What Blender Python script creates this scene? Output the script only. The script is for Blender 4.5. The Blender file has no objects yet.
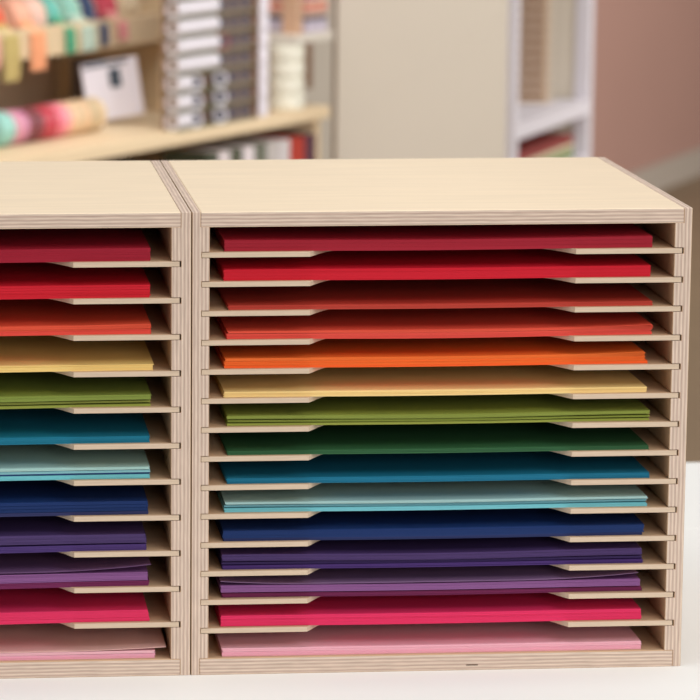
import bpy, bmesh, math, random
from mathutils import Vector, Matrix
random.seed(7)
C = bpy.context.scene.collection
TZ = 0.75                                   # table top height

# ------------------------------------------------------------------ materials
def lin(c):
    return tuple(((v/255)/12.92 if v/255 <= .04045 else ((v/255+.055)/1.055)**2.4) for v in c)
MATS = {}
def mat(name, rgb, rough=.6, spec=.3, noise=0, scale=(8, 8, 8), nscale=4):
    if name in MATS: return MATS[name]
    m = bpy.data.materials.new(name); m.use_nodes = True
    nt = m.node_tree; b = nt.nodes['Principled BSDF']
    col = (*lin(rgb), 1)
    b.inputs['Base Color'].default_value = col
    b.inputs['Roughness'].default_value = rough
    b.inputs['Specular IOR Level'].default_value = spec
    if noise:
        tc = nt.nodes.new('ShaderNodeTexCoord'); mp = nt.nodes.new('ShaderNodeMapping')
        mp.inputs['Scale'].default_value = scale
        n = nt.nodes.new('ShaderNodeTexNoise'); n.inputs['Scale'].default_value = nscale
        n.inputs['Detail'].default_value = 4
        r = nt.nodes.new('ShaderNodeMapRange')
        r.inputs[1].default_value = .3; r.inputs[2].default_value = .7
        r.inputs[3].default_value = 1-noise; r.inputs[4].default_value = 1+noise
        mx = nt.nodes.new('ShaderNodeVectorMath'); mx.operation = 'SCALE'
        mx.inputs[0].default_value = col[:3]
        L = nt.links.new
        L(tc.outputs['Object'], mp.inputs['Vector']); L(mp.outputs[0], n.inputs['Vector'])
        L(n.outputs['Fac'], r.inputs[0]); L(r.outputs[0], mx.inputs['Scale'])
        L(mx.outputs[0], b.inputs['Base Color'])
    MATS[name] = m
    return m

def ply(name, axis, period=.0024, light=(216, 196, 178), dark=(192, 167, 152)):
    """end grain of birch plywood: thin plies stacked along one object axis"""
    m = bpy.data.materials.new(name); m.use_nodes = True
    nt = m.node_tree; b = nt.nodes['Principled BSDF']; L = nt.links.new; N = nt.nodes.new
    b.inputs['Roughness'].default_value = .65; b.inputs['Specular IOR Level'].default_value = .25
    tc = N('ShaderNodeTexCoord'); sep = N('ShaderNodeSeparateXYZ'); L(tc.outputs['Object'], sep.inputs[0])
    # wobble along the length
    mp = N('ShaderNodeMapping'); mp.inputs['Scale'].default_value = (14, 14, 14)
    n = N('ShaderNodeTexNoise'); n.inputs['Scale'].default_value = 3; L(tc.outputs['Object'], mp.inputs[0]); L(mp.outputs[0], n.inputs['Vector'])
    w = N('ShaderNodeMath'); w.operation = 'MULTIPLY_ADD'; L(n.outputs['Fac'], w.inputs[0]); w.inputs[1].default_value = .0006
    L(sep.outputs[axis], w.inputs[2])
    d = N('ShaderNodeMath'); d.operation = 'MULTIPLY'; L(w.outputs[0], d.inputs[0]); d.inputs[1].default_value = 2*math.pi/period
    s = N('ShaderNodeMath'); s.operation = 'SINE'; L(d.outputs[0], s.inputs[0])
    mr = N('ShaderNodeMapRange'); mr.inputs[1].default_value = -.5; mr.inputs[2].default_value = .65; L(s.outputs[0], mr.inputs[0])
    # fleck of the fibres, stretched along the plies
    mp2 = N('ShaderNodeMapping'); sc = [60, 60, 60]; sc[axis] = 900; mp2.inputs['Scale'].default_value = sc
    n2 = N('ShaderNodeTexNoise'); n2.inputs['Scale'].default_value = 1; n2.inputs['Detail'].default_value = 3
    L(tc.outputs['Object'], mp2.inputs[0]); L(mp2.outputs[0], n2.inputs['Vector'])
    mr2 = N('ShaderNodeMapRange'); mr2.inputs[1].default_value = .3; mr2.inputs[2].default_value = .7; mr2.inputs[3].default_value = .86; mr2.inputs[4].default_value = 1.1
    L(n2.outputs['Fac'], mr2.inputs[0])
    mix = N('ShaderNodeMix'); mix.data_type = 'RGBA'
    mix.inputs[6].default_value = (*lin(dark), 1); mix.inputs[7].default_value = (*lin(light), 1)
    L(mr.outputs[0], mix.inputs[0])
    vm = N('ShaderNodeVectorMath'); vm.operation = 'SCALE'; L(mix.outputs[2], vm.inputs[0]); L(mr2.outputs[0], vm.inputs['Scale'])
    L(vm.outputs[0], b.inputs['Base Color'])
    MATS[name] = m; return m

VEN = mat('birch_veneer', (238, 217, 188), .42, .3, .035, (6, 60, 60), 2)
PX = ply('plywood_edge_upright', 0)
PZ = ply('plywood_edge_level', 2)
PT = mat('thin_shelf_edge', (206, 184, 160), .6, .3, .08, (20, 20, 500), 2)
VEN_SHADE = mat('birch_veneer_shade', (200, 168, 136), .6, .2, .05, (6, 60, 60), 2)  # same birch veneer, darkened to put the interior shade into its colour

# ------------------------------------------------------------------ helpers
def link(name, bm, m, parent=None, loc=None):
    me = bpy.data.meshes.new(name); bmesh.ops.recalc_face_normals(bm, faces=bm.faces)
    bm.to_mesh(me); bm.free()
    for x in (m if isinstance(m, (list, tuple)) else [m]): me.materials.append(x)
    o = bpy.data.objects.new(name, me); C.objects.link(o)
    if parent: o.parent = parent
    if loc is not None: o.location = loc
    return o
def thing(name, label, cat, loc=(0, 0, 0), rz=0, group=None):
    o = bpy.data.objects.new(name, None); C.objects.link(o); o.location = loc; o.rotation_euler.z = rz
    o.empty_display_size = .02
    return tag(o, label, cat, group)
def tag(o, label, cat, group=None):
    o['label'] = label; o['category'] = cat
    if group: o['group'] = group
    return o
def struct(name, bm, m, loc=None):
    o = link(name, bm, m, None, loc); o['kind'] = 'structure'; return o
def box(bm, a, b):
    vs = [bm.verts.new((x, y, z)) for x in (a[0], b[0]) for y in (a[1], b[1]) for z in (a[2], b[2])]
    for f in ((0, 1, 3, 2), (4, 6, 7, 5), (0, 4, 5, 1), (2, 3, 7, 6), (0, 2, 6, 4), (1, 5, 7, 3)):
        bm.faces.new([vs[i] for i in f])
    return vs
def bx(a, b):
    bm = bmesh.new(); box(bm, a, b); return bm
def bevel(o, w=.0004, seg=2):
    md = o.modifiers.new('bevel', 'BEVEL'); md.width = w; md.segments = seg; md.limit_method = 'ANGLE'; md.angle_limit = .6
    return o
def prism(pts, y0, y1, axis='y'):
    """closed outline extruded along y (outline in x,z) or z (outline in x,y)"""
    bm = bmesh.new()
    mk = (lambda p, t: (p[0], t, p[1])) if axis == 'y' else (lambda p, t: (p[0], p[1], t))
    A = [bm.verts.new(mk(p, y0)) for p in pts]; B = [bm.verts.new(mk(p, y1)) for p in pts]
    bm.faces.new(A); bm.faces.new(B[::-1])
    n = len(pts)
    for i in range(n): bm.faces.new([A[i], A[(i+1) % n], B[(i+1) % n], B[i]])
    return bm
def slots(o, axis, limit=.9):
    """second material slot on the faces that look along one axis (the veneered faces)"""
    for p in o.data.polygons:
        p.material_index = 1 if abs(p.normal[axis]) > limit else 0
    return o
def lathe(prof, seg=28, axis='z', smooth=True):
    bm = bmesh.new(); rings = []
    for r, h in prof:
        rings.append([bm.verts.new((r*math.cos(2*math.pi*k/seg), r*math.sin(2*math.pi*k/seg), h)) for k in range(seg)])
    for a, b in zip(rings, rings[1:]):
        for k in range(seg): bm.faces.new([a[k], a[(k+1) % seg], b[(k+1) % seg], b[k]])
    if prof[0] != prof[-1]:
        bm.faces.new(rings[0]); bm.faces.new(rings[-1][::-1])
    else:
        bmesh.ops.remove_doubles(bm, verts=bm.verts, dist=1e-6)
    if axis == 'x': bmesh.ops.rotate(bm, verts=bm.verts, matrix=Matrix.Rotation(math.pi/2, 3, 'Y'))
    if axis == 'y': bmesh.ops.rotate(bm, verts=bm.verts, matrix=Matrix.Rotation(math.pi/2, 3, 'X'))
    return bm

# ------------------------------------------------------------------ the two plywood paper sorters
W, D, H, T, TT, REB = .325, .2822, .3060, .0112, .0098, .0054
SH = .0033
def sorter(name, label, x0, n, T=T, REB=REB):
    pitch = .2867/n if n == 15 else .2858/n
    root = thing(name, label, 'paper sorter', (x0, 0, TZ))
    BB = .0111
    zs = [BB-.0006 + pitch*k for k in range(1, n)]
    def side(sgn):
        # outline from the outside inwards, with rebates for top and bottom and a groove per shelf
        g = .0036/2 + .00025
        pts = [(0, 0), (REB, 0), (REB, BB), (T, BB)]
        for z in zs:
            q = REB+.0006 if sgn < 0 else REB-.0002
            pts += [(T, z-g), (q, z-g), (q, z+g), (T, z+g)]
        pts += [(T, H-TT), (REB, H-TT), (REB, H), (0, H)]
        if sgn > 0: pts = [(W-x, z) for x, z in pts][::-1]
        o = link('side_panel', prism(pts, 0, D), [PX, VEN_SHADE], root)
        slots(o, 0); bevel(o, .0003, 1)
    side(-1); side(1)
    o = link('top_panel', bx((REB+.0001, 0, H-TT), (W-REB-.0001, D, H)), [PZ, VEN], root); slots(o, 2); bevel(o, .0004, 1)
    o = link('bottom_panel', bx((REB+.0001, 0, 0), (W-REB-.0001, D, BB)), [PZ, VEN_SHADE], root); slots(o, 2); bevel(o, .0004, 1)
    link('back_panel', bx((T, D-.008, BB), (W-T, D-.003, H-TT)), VEN_SHADE, root)
    # shelf outline seen from above: shallow finger cut-out along the front edge
    a, b = .0762, W-.0757
    x1, x2 = REB+.0009, W-REB-.0008
    cut = [(a, .0003), (a+.002, .0035), (a+.0075, .013), (a+.013, .021), (a+.019, .0265), (a+.028, .029)]
    cut2 = [(b-(x-a), y) for x, y in cut][::-1]
    outline = [(x1, .0003)] + cut + cut2 + [(x2, .0003), (x2, D-.008), (x1, D-.008)]
    for z in zs:
        o = link('shelf', prism(outline, z-SH/2, z+SH/2, 'z'), [PT, VEN_SHADE], root)
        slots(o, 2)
    return root, zs, BB, pitch

GAP = .0007
R_root, R_z, BB, R_p = sorter('paper_sorter', 'right birch plywood paper sorter with fifteen slots of coloured card', 0, 15)
L_root, L_z, _, L_p = sorter('paper_sorter', 'left birch plywood paper sorter with twelve slots, partly cut off by the frame', -GAP-W, 12, .0127, .0066)
# dark glue void in the edge of the right sorter's bottom panel
link('ply_void', bx((.1818, -.0001, .0031), (.1895, .001, .0039)), mat('void', (82, 62, 48)), R_root)

# ------------------------------------------------------------------ coloured card
def paper_mat(rgb):
    g = .3*rgb[0]+.6*rgb[1]+.1*rgb[2]
    c = tuple(v*.97+g*.03 for v in rgb)
    return mat('card_%d_%d_%d' % rgb, c, .62, .22, .06, (3, 3, 900), 2.2)
def bundle(z0, x0, x1, thick, rgb, label, y0=.004, depth=.216, lift_r=0, lift_l=0, sag=.0005, jit=.00024, step=.00036, name='card_stack', group=None, bulge=0, endr=0):
    """a pile of loose sheets: every sheet a thin box bent by the same soft curve"""
    n = max(1, round(thick/step)); th = step*.93
    bm = bmesh.new(); NX = 18
    for k in range(n):
        fx = random.gauss(0, jit); fy = random.gauss(0, jit*.7); w = k/(n-1) if n > 1 else 1
        xa, xb = x0+fx, x1+fx+endr*(w-.5)
        ya, yb = y0+max(-.0012, fy), y0+depth+fy
        z = z0+.0001+k*step
        rows = []
        for i in range(NX+1):
            u = i/NX
            dz = -sag*math.sin(math.pi*u)**2*(1-.3*w) + bulge*w*math.sin(math.pi*u)**2
            dz += lift_r*max(0, (u-.72)/.28)**2 * w + lift_l*max(0, (.22-u)/.22)**2 * w
            x = xa+(xb-xa)*u
            rows.append([bm.verts.new((x, ya, z+dz)), bm.verts.new((x, ya, z+dz+th)),
                         bm.verts.new((x, yb, z+dz*.3+th)), bm.verts.new((x, yb, z+dz*.3))])
        for a, b in zip(rows, rows[1:]):
            for j in range(4): bm.faces.new([a[j], b[j], b[(j+1) % 4], a[(j+1) % 4]])
        bm.faces.new(rows[0][::-1]); bm.faces.new(rows[-1])
    cx = (x0+x1)/2
    bmesh.ops.translate(bm, verts=bm.verts, vec=(-cx, 0, -z0))
    o = link(name, bm, paper_mat(rgb), None, (cx, 0, z0))
    return tag(o, label, 'card stack' if name == 'card_stack' else 'card sheet', group)
def rx(px, i): return .0111 + (px-209.1)/((675.7-11.6*(i/14.5))-209.1)*.3036
def floor_r(i): return TZ + (BB if i == 14 else R_z[13-i]+SH/2)
def lx(px): return -GAP-.0127-(171-px)*.00065
def floor_l(i): return TZ + (BB if i == 11 else L_z[10-i]+SH/2)

RG = 'stacks of coloured card in the right sorter'
LG = 'stacks of coloured card in the left sorter'
SL = ['top', 'second', 'third', 'fourth', 'fifth', 'sixth', 'seventh', 'eighth', 'ninth', 'tenth', 'eleventh', 'twelfth', 'thirteenth', 'fourteenth', 'bottom']
def rb(i, dz, l, r, t, rgb, what, **k):
    where = '%s slot of the right sorter' % (SL[i] if i in (0, 14) else SL[i])
    return bundle(floor_r(i)+dz, rx(l, i), rx(r, i), t, rgb, '%s in the %s' % (what, where), group=RG, **k)
rb(0, 0, 224.5, 653, .0073, (168, 28, 48), 'thick stack of crimson card', bulge=-.0004, lift_r=.0003)
rb(1, 0, 224, 651, .0071, (214, 24, 46), 'thick stack of bright red card')
rb(2, 0, 228.5, 653, .0027, (190, 62, 48), 'thin stack of brick red card')
rb(3, 0, 227, 652.5, .0018, (232, 78, 66), 'lowest layer of coral card', sag=.001)
rb(3, .0019, 227, 651.5, .0016, (236, 82, 68), 'middle layer of coral card', lift_r=.0008, sag=.0007)
rb(3, .0037, 228, 653, .0014, (232, 84, 62), 'upper layer of coral card', lift_r=.0015, sag=.0007)
rb(4, 0, 224.5, 648, .0018, (250, 96, 30), 'lowest layer of vivid orange card', jit=.0002)
rb(4, .0019, 224.5, 645, .0026, (246, 108, 36), 'middle layer of orange card', lift_r=.0006)
rb(4, .0046, 225.5, 645, .0018, (240, 112, 42), 'upper layer of orange card', lift_r=.0013)
rb(5, 0, 224.5, 647, .0036, (246, 214, 142), 'thin stack of pale yellow card')
rb(6, 0, 227.5, 650, .0014, (150, 158, 66), 'lowest layer of olive green card', y0=.005)
rb(6, .0023, 227.8, 650, .0011, (148, 160, 64), 'middle layer of olive green card', lift_l=.0004, sag=.0009, y0=.006)
rb(6, .0047, 227.5, 650, .0022, (136, 148, 62), 'upper layer of olive green card', sag=.0012)
rb(7, 0, 228, 649, .0025, (50, 100, 62), 'thin stack of dark green card')
rb(8, 0, 227.5, 649.5, .0036, (20, 114, 146), 'stack of teal blue card')
rb(9, 0, 225.5, 647.5, .0025, (116, 194, 204), 'lowest layer of light aqua card', y0=.0045)
rb(9, .0033, 225.5, 647.5, .0011, (120, 178, 190), 'middle layer of light aqua card', sag=.001, y0=.006)
rb(9, .0053, 226, 647.5, .0014, (168, 204, 202), 'pale upper layer of light aqua card', sag=.0008)
rb(10, 0, 224.5, 642.5, .0018, (38, 48, 96), 'lower layer of indigo card')
rb(10, .0019, 224, 644, .0052, (22, 50, 106), 'thick stack of navy blue card')
rb(11, 0, 223.5, 643, .0024, (72, 44, 112), 'lowest layer of dark purple card', y0=.0045)
rb(11, .0031, 223, 642.5, .0014, (58, 38, 92), 'middle layer of dark purple card', sag=.001, y0=.006)
rb(11, .0058, 223, 641.5, .0043, (76, 54, 106), 'upper layer of dark purple card', bulge=-.0004, sag=.0012)
rb(12, 0, 223.5, 642, .0030, (112, 30, 76), 'wine coloured card layer under mauve card', sag=.0007, y0=.0055)
rb(12, .0038, 222, 640, .0048, (136, 84, 140), 'thick mauve card stack above wine card', bulge=-.0004)
rb(12, .0090, 222, 638, .0004, (128, 96, 134), 'single curled mauve sheet on top', name='card_sheet', lift_l=.0022, lift_r=.0036, sag=.0004)
rb(13, 0, 222, 641, .0071, (228, 46, 98), 'thick stack of magenta pink card', endr=-.0006)
rb(14, 0, 223.5, 641, .0028, (240, 172, 190), 'lower layer of pale pink card')
rb(14, .0030, 223.5, 641, .0026, (240, 180, 194), 'upper layer of pale pink card')

LL = .2795
def lb(i, dz, r, t, rgb, what, **k):
    xr = lx(r)
    where = '%s slot of the left sorter' % ('bottom' if i == 11 else SL[i])
    return bundle(floor_l(i)+dz, xr-LL, xr, t, rgb, '%s in the %s' % (what, where), group=LG, **k)
lb(0, 0, 150.5, .0083, (168, 26, 50), 'thick stack of crimson card')
lb(1, 0, 150, .0084, (212, 24, 44), 'thick stack of bright red card')
lb(2, 0, 151, .0028, (232, 76, 62), 'lower layer of coral card')
lb(2, .0030, 151, .0030, (230, 84, 56), 'upper layer of coral card', lift_r=.0008)
lb(3, 0, 153, .0041, (244, 210, 128), 'thin stack of pale yellow card')
lb(4, 0, 151, .0016, (150, 158, 66), 'lowest layer of olive green card', sag=.001, y0=.005)
lb(4, .0024, 151, .0012, (152, 158, 70), 'middle layer of olive green card', sag=.001, y0=.0065)
lb(4, .0046, 151, .0032, (130, 146, 62), 'upper layer of green card', sag=.001)
lb(5, 0, 149.5, .0044, (20, 118, 146), 'thin stack of teal blue card')
lb(6, 0, 150, .0030, (112, 194, 202), 'lowest layer of aqua card')
lb(6, .0034, 150, .0004, (40, 70, 140), 'sheet tinted as shaded gap between aqua layers', name='card_sheet')  # dark blue stands in for the shade in the gap between layers
lb(6, .0042, 150, .0014, (132, 188, 196), 'middle layer of aqua card')
lb(6, .0061, 150, .0018, (168, 206, 200), 'pale upper layer of aqua card')
lb(7, 0, 148.5, .0022, (46, 50, 96), 'lower layer of indigo card')
lb(7, .0024, 148, .0064, (22, 50, 106), 'thick stack of navy blue card')
lb(8, 0, 146.5, .0040, (76, 52, 116), 'lower layer of dark purple card', sag=.001)
lb(8, .0050, 146, .0058, (76, 56, 106), 'thick upper stack of dark purple card', endr=-.001)
lb(9, 0, 149, .0032, (120, 38, 88), 'wine coloured card layer under mauve card', sag=.001)
lb(9, .0036, 148, .0055, (138, 86, 142), 'thick mauve card stack on wine coloured card', sag=.001)
lb(9, .0099, 151, .0004, (112, 78, 120), 'single mauve sheet with raised right corner', name='card_sheet', lift_r=.0040)
lb(10, 0, 149, .0076, (226, 48, 98), 'thick stack of magenta pink card', endr=-.0012, sag=.001)
lb(11, 0, 155, .0030, (240, 174, 194), 'lower layer of pale pink card')
lb(11, .0032, 155, .0018, (236, 182, 192), 'upper layer of pale pink card')
lb(11, .0053, 167, .0004, (232, 186, 180), 'single pale pink sheet reaching the right wall', name='card_sheet', lift_r=.0018)

# ------------------------------------------------------------------ tables
WH = mat('white_laminate', (240, 239, 236), .6, .15, .01, (2, 2, 2), 2)
def table(label, x0, x1, y0, y1, top):
    t = thing('table', label, 'table', ((x0+x1)/2, (y0+y1)/2, 0))
    hx, hy = (x1-x0)/2, (y1-y0)/2
    bevel(link('tabletop', bx((-hx, -hy, top-.03), (hx, hy, top)), WH, t), .0008, 2)
    for sx in (-1, 1):
        for sy in (-1, 1):
            bevel(link('leg', bx((sx*(hx-.05)-.02, sy*(hy-.04)-.02, 0), (sx*(hx-.05)+.02, sy*(hy-.04)+.02, top-.03)), WH, t), .002)
    link('apron', bx((-hx+.07, -hy+.03, top-.09), (hx-.07, -hy+.045, top-.03)), WH, t)
    link('apron', bx((-hx+.07, hy-.045, top-.09), (hx-.07, hy-.03, top-.03)), WH, t)
table('white table carrying both plywood paper sorters', -1.05, 1.05, -.42, .398, TZ)
table('white table behind the one with the paper sorters', -1.05, 1.05, .3985, .645, TZ)

# ------------------------------------------------------------------ room
FL = mat('brown_floor', (128, 108, 84), .55, .3, .06, (1, 1, 1), 3)
MV = mat('mauve_paint', (164, 128, 116), .8, .2, .02, (1, 1, 1), 2)
BG = mat('beige_paint', (203, 192, 177), .8, .2, .02, (1, 1, 1), 2)
SKM = mat('grey_skirting', (168, 156, 144), .6, .3)
struct('floor', bx((-5, -4.5, -.05), (6, 12, 0)), FL)
e = Vector((.487, .873)).normalized(); nrm = Vector((e.y, -e.x))
P0 = Vector((2.188, 8.344)) - e*1.45
P1 = Vector((2.188, 8.344)) + e*3.5
def slab(p, q, th, z0, z1):
    d = (q-p).normalized(); n = Vector((-d.y, d.x))*th
    return prism([(p.x, p.y), (q.x, q.y), (q.x+n.x, q.y+n.y), (p.x+n.x, p.y+n.y)], z0, z1, 'z')
struct('wall_right', slab(P0, P1, .1, 0, 2.8), MV)
sk = slab(P1-e*.02, P0+e*.0, .02, 0, .085)
struct('baseboard_right', sk, SKM)
struct('wall_back', bx((-4.9, P0.y+.03, 0), (P0.x-.03, P0.y+.13, 2.8)), BG)
struct('wall_far', bx((4.2, 11.3, 0), (6, 11.4, 2.8)), BG)
struct('wall_east', bx((5.9, -4.4, 0), (6, 11.3, 2.8)), BG)
struct('wall_centre', bx((.588, 3.95, 0), (.902, 4.01, 2.8)), BG)

# ------------------------------------------------------------------ haberdashery shelving on the left, running away from the camera
O = Vector((-.049, 3.066)); U = Vector((.591, .807)).normalized(); V = Vector((-U.y, U.x))
RZ = math.atan2(U.y, U.x)
def bp(s, t, z): p = O+U*s+V*t; return (p.x, p.y, z)
SW = mat('shop_shelf_wood', (232, 208, 172), .6, .25, .03, (3, 3, 30), 2)
SB = mat('shop_back_board', (206, 184, 162), .7, .2)
SBR = mat('shop_brown_board', (150, 116, 92), .7, .2)
unit = thing('display_shelf', 'pale wooden shop shelving with ribbons and spools, blurred behind the left sorter', 'shelf', (O.x, O.y, 0), RZ)
bevel(link('shelf_board', bx((-.55, 0, .70), (1.05, .42, .722)), SW, unit), .001)
for z0 in (.08, .50):
    bevel(link('shelf_board', bx((-.55, 0, z0), (1.05, .42, z0+.022)), SW, unit), .001)
for z0 in (.850, 1.08, 1.30):
    bevel(link('shelf_board', bx((-.55, .20, z0), (.787, .42, z0+.022)), SW, unit), .001)
bevel(link('shelf_lip', bx((-.55, .188, .849), (.787, .20, .900)), SW, unit), .001)
link('divider', bx((.787, .20, .722), (.823, .42, 1.32)), SW, unit)
link('end_panel', bx((-.572, 0, 0), (-.55, .42, .722)), SW, unit)
link('end_panel', bx((-.572, .20, .722), (-.55, .42, 1.32)), SW, unit)
link('end_panel', bx((1.028, .02, 0), (1.05, .42, .70)), SW, unit)
link('back_board', bx((-.572, .42, 0), (1.30, .426, .722)), SBR, unit)
link('back_board', bx((-.572, .42, .722), (.823, .426, 1.32)), SB, unit)
link('back_board', bx((.823, .19, .722), (1.32, .196, 1.32)), SBR, unit)
link('upright', bx((.962, .02, .856), (.982, .05, 1.12)), mat('upright_brown', (206, 168, 140)), unit)
link('shelf_board', bx((.935, .005, .842), (1.07, .19, .856)), mat('pale_board', (226, 218, 206)), unit)

def ribbon_spool(s, t, z, r, w, rgb, label, group, tail=None):
    """disc spool standing on edge, axis along the shelf"""
    root = thing('ribbon_spool', label, 'ribbon spool', bp(s, t, z+r), RZ, group)
    pm = mat('spool_flange', (236, 222, 200))
    for sx in (-1, 1):
        link('flange', lathe([(r*.25, sx*w/2-.0006), (r, sx*w/2-.0006), (r, sx*w/2+.0006), (r*.25, sx*w/2+.0006), (r*.25, sx*w/2-.0006)], 24, 'x'), pm if sx > 0 else mat('ribbon_%d_%d_%d' % rgb, rgb, .45, .4), root)
    link('ribbon', lathe([(r*.25, -w/2+.0006), (r*.95, -w/2+.0006), (r*.95, w/2-.0006), (r*.25, w/2-.0006), (r*.25, -w/2+.0006)], 24, 'x'), mat('ribbon_%d_%d_%d' % rgb, rgb, .45, .4), root)
    if tail:
        zb, tw, trgb = tail
        zc = z+r
        f = -(t-.188)
        pts = [(0, -r*.93, 0), (0, f-.004, -.5*r), (.001, f-.006, -r-.01), (0, f-.005, zb-zc)]
        bm = bmesh.new(); pr = None
        for x, y, zz in pts:
            cur = [bm.verts.new((x-tw/2, y, zz)), bm.verts.new((x+tw/2, y, zz)), bm.verts.new((x+tw/2, y-.0008, zz)), bm.verts.new((x-tw/2, y-.0008, zz))]
            if pr:
                for j in range(4): bm.faces.new([pr[j], cur[j], cur[(j+1) % 4], pr[(j+1) % 4]])
            else: bm.faces.new(cur)
            pr = cur
        bm.faces.new(pr[::-1])
        link('ribbon_tail', bm, mat('ribbon_%d_%d_%d' % trgb, trgb, .45, .4), root)
    return root
names = {(150, 205, 195): 'aqua', (214, 150, 170): 'rose pink', (200, 130, 160): 'mauve pink', (120, 50, 62): 'maroon', (190, 50, 72): 'crimson',
         (226, 120, 140): 'bright pink', (240, 160, 165): 'pale pink', (232, 196, 160): 'beige', (222, 196, 160): 'sand', (206, 186, 150): 'khaki'}
seq = [(150, 205, 195), (150, 205, 195), (214, 150, 170), (200, 130, 160), (120, 50, 62), (120, 50, 62), (190, 50, 72), (190, 50, 72), (226, 120, 140), (240, 160, 165),
       (232, 196, 160), (222, 196, 160), (232, 196, 160), (206, 186, 150), (222, 196, 160)]
s = .165
seen = {}
for i, c in enumerate(seq):
    seen[c] = seen.get(c, 0)+1
    tot = seq.count(c)
    pre = '' if tot == 1 else ('nearest ' if seen[c] == 1 else 'farthest ' if seen[c] == tot else 'middle ')
    tail = None
    ribbon_spool(s, .13, .722, .029, .021, c, '%s%s ribbon spool in the row on the lower shelf' % (pre, names[c]), 'ribbon spools on the lower shelf', tail)
    s += .0205
UP = [(.300, .050, (240, 92, 60), 'orange red', (.817, .046, (200, 180, 116))), (.378, .046, (250, 186, 160), 'peach', (.829, .044, (250, 172, 128))),
      (.427, .040, (246, 206, 190), 'blush', None), (.476, .040, (116, 196, 182), 'teal', (.850, .030, (84, 168, 130))),
      (.532, .044, (150, 206, 190), 'mint', (.850, .044, (196, 216, 200))), (.581, .036, (44, 66, 110), 'navy', (.856, .022, (62, 84, 124))),
      (.640, .060, (206, 60, 84), 'raspberry', (.884, .030, (236, 150, 150))), (.715, .05, (236, 214, 180), 'cream', None), (.25, .04, (240, 160, 150), 'salmon', (.84, .03, (240, 176, 160)))]
for s, w, c, nm, tail in UP:
    ribbon_spool(s, .25, .872, .038, w, c, '%s ribbon spool on the upper shelf with its tail hanging over the edge' % nm if tail else '%s ribbon spool on the upper shelf without a tail' % nm, 'ribbon spools on the upper shelf', tail)

# pale pack with a dark emblem leaning on the divider
PKP = (.572, .150)
pk = thing('card_pack', 'white display pack with dark emblem leaning below the upper shelf', 'display pack', bp(*PKP, .733), .1)
o = bevel(link('pack_body', bx((-.050, 0, 0), (.048, .010, .100)), mat('lilac_white', (238, 232, 242), .5), pk), .001)
o.rotation_euler = (0, math.radians(-9), 0)
link('emblem', bx((-.004, -.0012, .054), (.016, -.0001, .086)), mat('slate', (70, 80, 92), .6), o)
link('emblem', bx((-.046, -.0012, .093), (.030, -.0001, .0985)), MATS['slate'], o)
dk = tag(bevel(link('block', bx((-.03, 0, 0), (.03, .012, .105)), mat('charcoal', (86, 72, 66), .6), None, bp(.625, .245, .7225)), .001), 'dark folder standing behind the white display pack', 'block')  # plain dark block filling the dark area left of the pack

# rack of twine spools
rk = thing('spool_rack', 'dark slatted rack holding small twine spools beside the divider', 'rack', (*bp(.531, 0, .722)[:2], .722), RZ)
RP = .0315
GR = mat('rack_green', (150, 146, 120), .6)
link('rack_back', bx((0, .031, 0), (.262, .035, .37)), SBR, rk)
for k in range(12): link('rack_shelf', bx((0, 0, k*RP), (.262, .031, k*RP+.0016)), GR, rk)
for x in (.26,): link('rack_side', bx((x, .0, 0), (x+.002, .031, .37)), SBR, rk)
WS = mat('spool_white', (236, 230, 238), .5, .3); DKT = mat('thread_dark', (92, 88, 100), .7)
def tube_spool(hl):
    r = thing('thread_tube', '', 'thread tube'); bm = lathe([(.009, -hl), (.0148, -hl), (.0148, hl), (.009, hl), (.009, -hl)], 20, 'x')
    link('tube', bm, WS, r); link('core', lathe([(.0085, -hl+.001), (.0085, hl-.001)], 12, 'x'), mat('core', (150, 130, 112)), r); return r
def ring_spool(rgb=None, key='ring'):
    r = thing('thread_spool', '', 'thread spool'); link('rim', lathe([(.0098, -.012), (.0138, -.012), (.0138, .012), (.0098, .012), (.0098, -.012)], 20, 'y'), WS if rgb is None else mat('rim_%d_%d_%d' % rgb, rgb, .6), r)
    link('thread', lathe([(.0097, -.010), (.0097, .010)], 16, 'y'), DKT, r); return r
def dup(src, loc, rz, label, group):
    r = src.copy(); C.objects.link(r); r.location = loc; r.rotation_euler.z = rz; r['label'] = label; r['group'] = group
    for ch in list(src.children):
        c = ch.copy(); C.objects.link(c); c.parent = r
    return r
t0 = tube_spool(.0225); used = [False]; t1 = tube_spool(.066); used1 = [False]
rows = ['lowest', 'second', 'third', 'fourth', 'fifth', 'sixth', 'seventh', 'eighth', 'ninth']
def put(src, s, t, z, rz, label, group, flag):
    if not flag[0]:
        flag[0] = True; src.location = bp(s, t, z); src.rotation_euler.z = rz; src['label'] = label; src['group'] = group; return src
    return dup(src, bp(s, t, z), rz, label, group)
for k in range(8):
    z = .722+k*RP+.0016+.0149
    if k < 3: put(t0, .557, .017, z, RZ, 'short white thread tube at the left of the %s rack level' % rows[k], 'short white thread tubes in the rack', used)
    else: put(t1, .601, .017, z, RZ, 'long white thread tube on the %s rack level' % rows[k], 'long white thread tubes in the rack', used1)
r0 = ring_spool(); ru = [False]
for k in range(3):
    z = .722+k*RP+.0016+.0139
    put(r0, .603, .0165, z, .25, 'white rimmed dark spool beside a tube on the %s rack level' % rows[k], 'rimmed spools in the rack', ru)
    put(r0, .684, .0165, z, .25, 'white rimmed dark spool farther right on the %s rack level' % rows[k], 'rimmed spools in the rack', ru)
d0 = ring_spool((150, 126, 112)); du = [False]
r1 = ring_spool((176, 110, 104)); r1u = [False]
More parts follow.
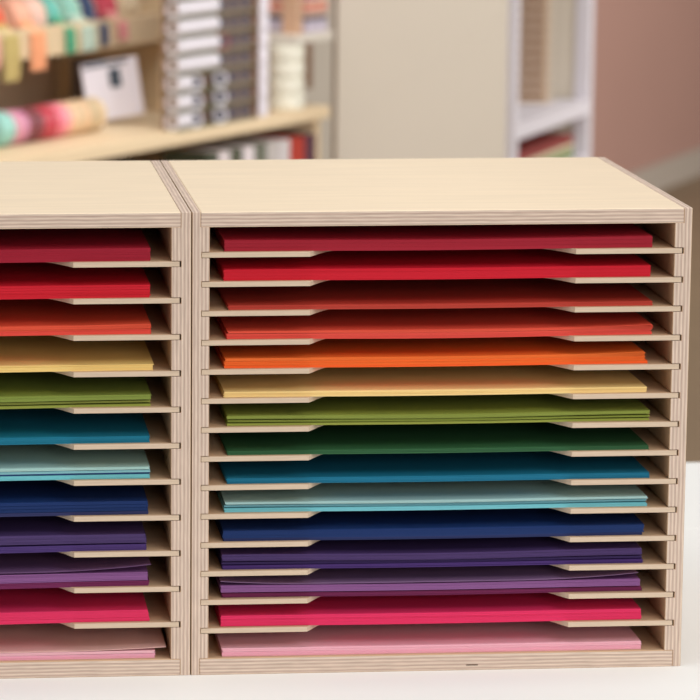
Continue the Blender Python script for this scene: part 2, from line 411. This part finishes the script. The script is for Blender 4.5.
for k in range(8):
    z = .722+k*RP+.0016+.0139
    if k == 4: put(r1, .692, .0165, z, .25, 'reddish thread spool on the fifth rack level', 'dark spools in the rack', r1u)
    elif k > 2: put(d0, .692, .0165, z, .25, 'dark thread spool on the %s rack level beside the white ones' % rows[k], 'dark spools in the rack', du)
    put(d0, .728, .0165, z, .25, 'dark thread spool at the middle of the %s rack level' % rows[k], 'dark spools in the rack', du)
    put(d0, .766, .0165, z, .25, 'dark thread spool at the right end of the %s rack level' % rows[k], 'dark spools in the rack', du)

def cone(r, h, m, key):
    t = thing('yarn_spool', '', 'yarn spool')
    link('winding', lathe([(r*.86, 0), (r, h*.12), (r, h*.82), (r*.86, h-.0005)], 24), m, t)
    link('tube', lathe([(r*.3, 0), (r*.3, h)], 12), mat('core', (150, 130, 112)), t)
    return t
w0 = cone(.0145, .0300, WS, 'w'); wu = [False]
for k in range(8): put(w0, .822, .014, .722+k*.03, 0, 'narrow white spool, %s in the tall column' % rows[k], 'column of narrow white spools', wu)
c0 = cone(.034, .0295, mat('yarn_cream', (234, 230, 214), .7), 'c'); cu = [False]
for k in range(4): put(c0, .955, .038, .722+k*.0295, 0, 'wide cream spool, %s in the short stack' % rows[k], 'stack of wide cream spools', cu)
# behind and right: folded felt on the small shelf
z = .856
for j, (c, h, nm) in enumerate([((200, 190, 204), .022, 'lilac grey'), ((66, 66, 92), .006, 'navy'), ((206, 176, 160), .012, 'sand'), ((232, 150, 130), .012, 'coral'), ((216, 190, 170), .010, 'tan'), ((214, 112, 160), .03, 'pink')]):
    o = bevel(link('folded_felt', bx((0, 0, 0), (.070, .14, h-.0005)), mat('felt_' + nm.replace(' ', '_'), c, .9), None, bp(.996, .015, z)), .003, 3)
    o.rotation_euler.z = RZ; z += h
    tag(o, '%s folded felt in the pile on the small right shelf' % nm, 'felt', 'folded felt pile')
for k in range(4):
    tag(bevel(link('ribbon_card', bx((0, 0, 0), (.04, .05, .026)), mat('ribbon_card_%d' % (k % 2), ((92, 72, 80), (130, 100, 96))[k % 2], .7), None, bp(.885, .110, .722+.119+k*.0265)), .002),
        'dark ribbon card, %s of the pile behind the spool columns' % rows[k], 'ribbon card', 'pile of dark ribbon cards').rotation_euler.z = RZ
# a support for that pile
tag(link('storage_box', bx((0, 0, 0), (.04, .05, .1185)), SBR, None, bp(.885, .110, .7222)), 'brown box carrying the dark ribbon cards', 'box').rotation_euler.z = RZ
# goods on the shelf below
cols = [((70, 76, 60), 'dark green'), ((220, 208, 208), 'pale grey'), ((86, 88, 70), 'moss green'), ((226, 214, 216), 'white'), ((110, 112, 96), 'grey green'), ((196, 188, 184), 'silver grey'), ((214, 206, 206), 'chalk white'), ((186, 62, 48), 'red'), ((96, 60, 74), 'plum')]
s = .64
for c, nm in cols:
    w = .05 if nm in ('red',) else .0385
    o = bevel(link('storage_tin', bx((0, 0, 0), (w, .09, .15)), mat('tin_' + nm.replace(' ', '_'), c, .6), None, bp(s, .012, .5222)), .002)
    o.rotation_euler.z = RZ; s += w+.003
    tag(o, '%s storage box in the row under the long shelf' % nm, 'box', 'boxes under the long shelf')

# ------------------------------------------------------------------ white open shelving with a slatted tray tower
KW = mat('white_shelf_paint', (226, 220, 226), .45, .35)
A = Vector((.990, 4.40)); B = Vector((1.238, 4.90)); d = (B-A).normalized(); n = Vector((-d.y, d.x))
ku = thing('shelving_unit', 'tall white open shelving unit in front of the mauve wall', 'shelf', (A.x, A.y, 0), math.atan2(d.y, d.x))
Lk = (B-A).length
for x in (0, Lk):
    for y in (0, .30):
        bevel(link('post', bx((x-.015, y-.012, 0), (x+.015, y+.020, 1.7)), KW, ku), .002)
for z in (.10, .50, .60, 1.15, 1.67):
    link('shelf_board', bx((.015, -.012, z), (Lk-.015, .32, z+.032 if z != .5 else z+.012)), KW, ku)
link('end_panel', bx((Lk+.0, .02, .1), (Lk+.008, .3, 1.67)), mat('end_panel_cream', (222, 210, 192)), ku)
tw = thing('tray_tower', 'brown letter tray tower with thin pale slats on the white shelving unit', 'tray tower', (1.105, 4.80, .632), 0)
link('tower_back', bx((-.040, .006, 0), (.026, .010, .40)), mat('tower_brown', (138, 100, 74), .7), tw)
link('tower_back', bx((.026, .006, 0), (.034, .010, .40)), mat('tower_tan', (200, 170, 138), .7), tw)
link('tower_side', bx((-.043, -.004, 0), (-.040, .010, .40)), MATS['tower_brown'], tw)
for k in range(18): link('slat', bx((-.040, -.004, .004+k*.0222), (.045, .006, .0090+k*.0222)), mat('slat_pale', (240, 222, 200), .6), tw)
for j, (c, nm, z0, h) in enumerate([((126, 140, 96), 'green', .512, .022), ((206, 190, 160), 'cream', .534, .010), ((142, 62, 58), 'maroon', .544, .018)]):
    o = link('paper_pile', bx((.05, .01, 0), (Lk-.05, .2, h-.0005)), mat('pile_' + nm, c, .7), None, (A.x, A.y, z0+.0003)); o.rotation_euler.z = math.atan2(d.y, d.x)
    tag(o, '%s paper pile low on the white shelving unit' % nm, 'paper pile', 'papers on the white shelving unit')

# ------------------------------------------------------------------ light
w = bpy.data.worlds.new('World'); bpy.context.scene.world = w; w.use_nodes = True
bgn = w.node_tree.nodes['Background']; bgn.inputs[0].default_value = (1.0, .995, .985, 1); bgn.inputs[1].default_value = .40
def area(name, loc, target, sx, sy, power, col=(1, .985, .965)):
    l = bpy.data.lights.new(name, 'AREA'); l.shape = 'RECTANGLE'; l.size = sx; l.size_y = sy; l.energy = power; l.color = col
    o = bpy.data.objects.new(name, l); C.objects.link(o); o.location = loc
    o.rotation_euler = (Vector(target)-Vector(loc)).to_track_quat('-Z', 'Y').to_euler(); return o
area('unseen_soft_light', (1.35, -1.75, 2.7), (.1, 0, .85), 1.5, 1.2, 26)  # soft key from the front right; its source is unseen
area('ceiling_panel_light', (.1, -.15, 2.9), (.1, -.15, 0), 1.4, .9, 21)
area('unseen_soft_light', (.9, -3.6, 1.75), (.1, 0, .9), 1.6, .9, 40)  # added low frontal fill that brightens the card and plywood fronts
area('shelving_fill_light', (1.9, 1.9, 1.75), (.2, 3.6, .8), 1.0, .8, 30)  # added fill for the shop shelving; no fitting hangs there
area('ceiling_panel_light', (.2, 2.6, 2.9), (.6, 4.2, .6), 1.2, 1.2, 30)
area('unseen_soft_light', (4.2, 5.2, 2.0), (1.9, 7.8, .8), 1.8, 1.8, 122)  # added to brighten the mauve wall; no window stands there

# ------------------------------------------------------------------ camera
cam = bpy.data.cameras.new('camera'); co = bpy.data.objects.new('camera', cam); C.objects.link(co)
yaw, pit, rol = .0724, .1640, .0010
fw = Vector((math.sin(yaw)*math.cos(pit), math.cos(yaw)*math.cos(pit), -math.sin(pit)))
r = Vector((math.cos(yaw), -math.sin(yaw), 0)); up = r.cross(fw)
r2 = r*math.cos(rol)+up*math.sin(rol); u2 = -r*math.sin(rol)+up*math.cos(rol)
M = Matrix((r2, u2, -fw)).transposed().to_4x4(); M.translation = Vector((-.1746, -2.1259, .5923+TZ))
co.matrix_world = M
cam.sensor_width = 36; cam.lens = 3358.7/700*36
cam.shift_x = (350-160.5)/700; cam.shift_y = (314.9-350)/700
cam.clip_start = .05; cam.clip_end = 60
cam.dof.use_dof = True; cam.dof.focus_distance = 2.17; cam.dof.aperture_fstop = cam.lens/11.5
sc = bpy.context.scene; sc.camera = co
sc.view_settings.view_transform = 'Standard'; sc.view_settings.look = 'None'; sc.view_settings.gamma = 1
sc.view_settings.use_curve_mapping = False; sc.view_settings.exposure = 0
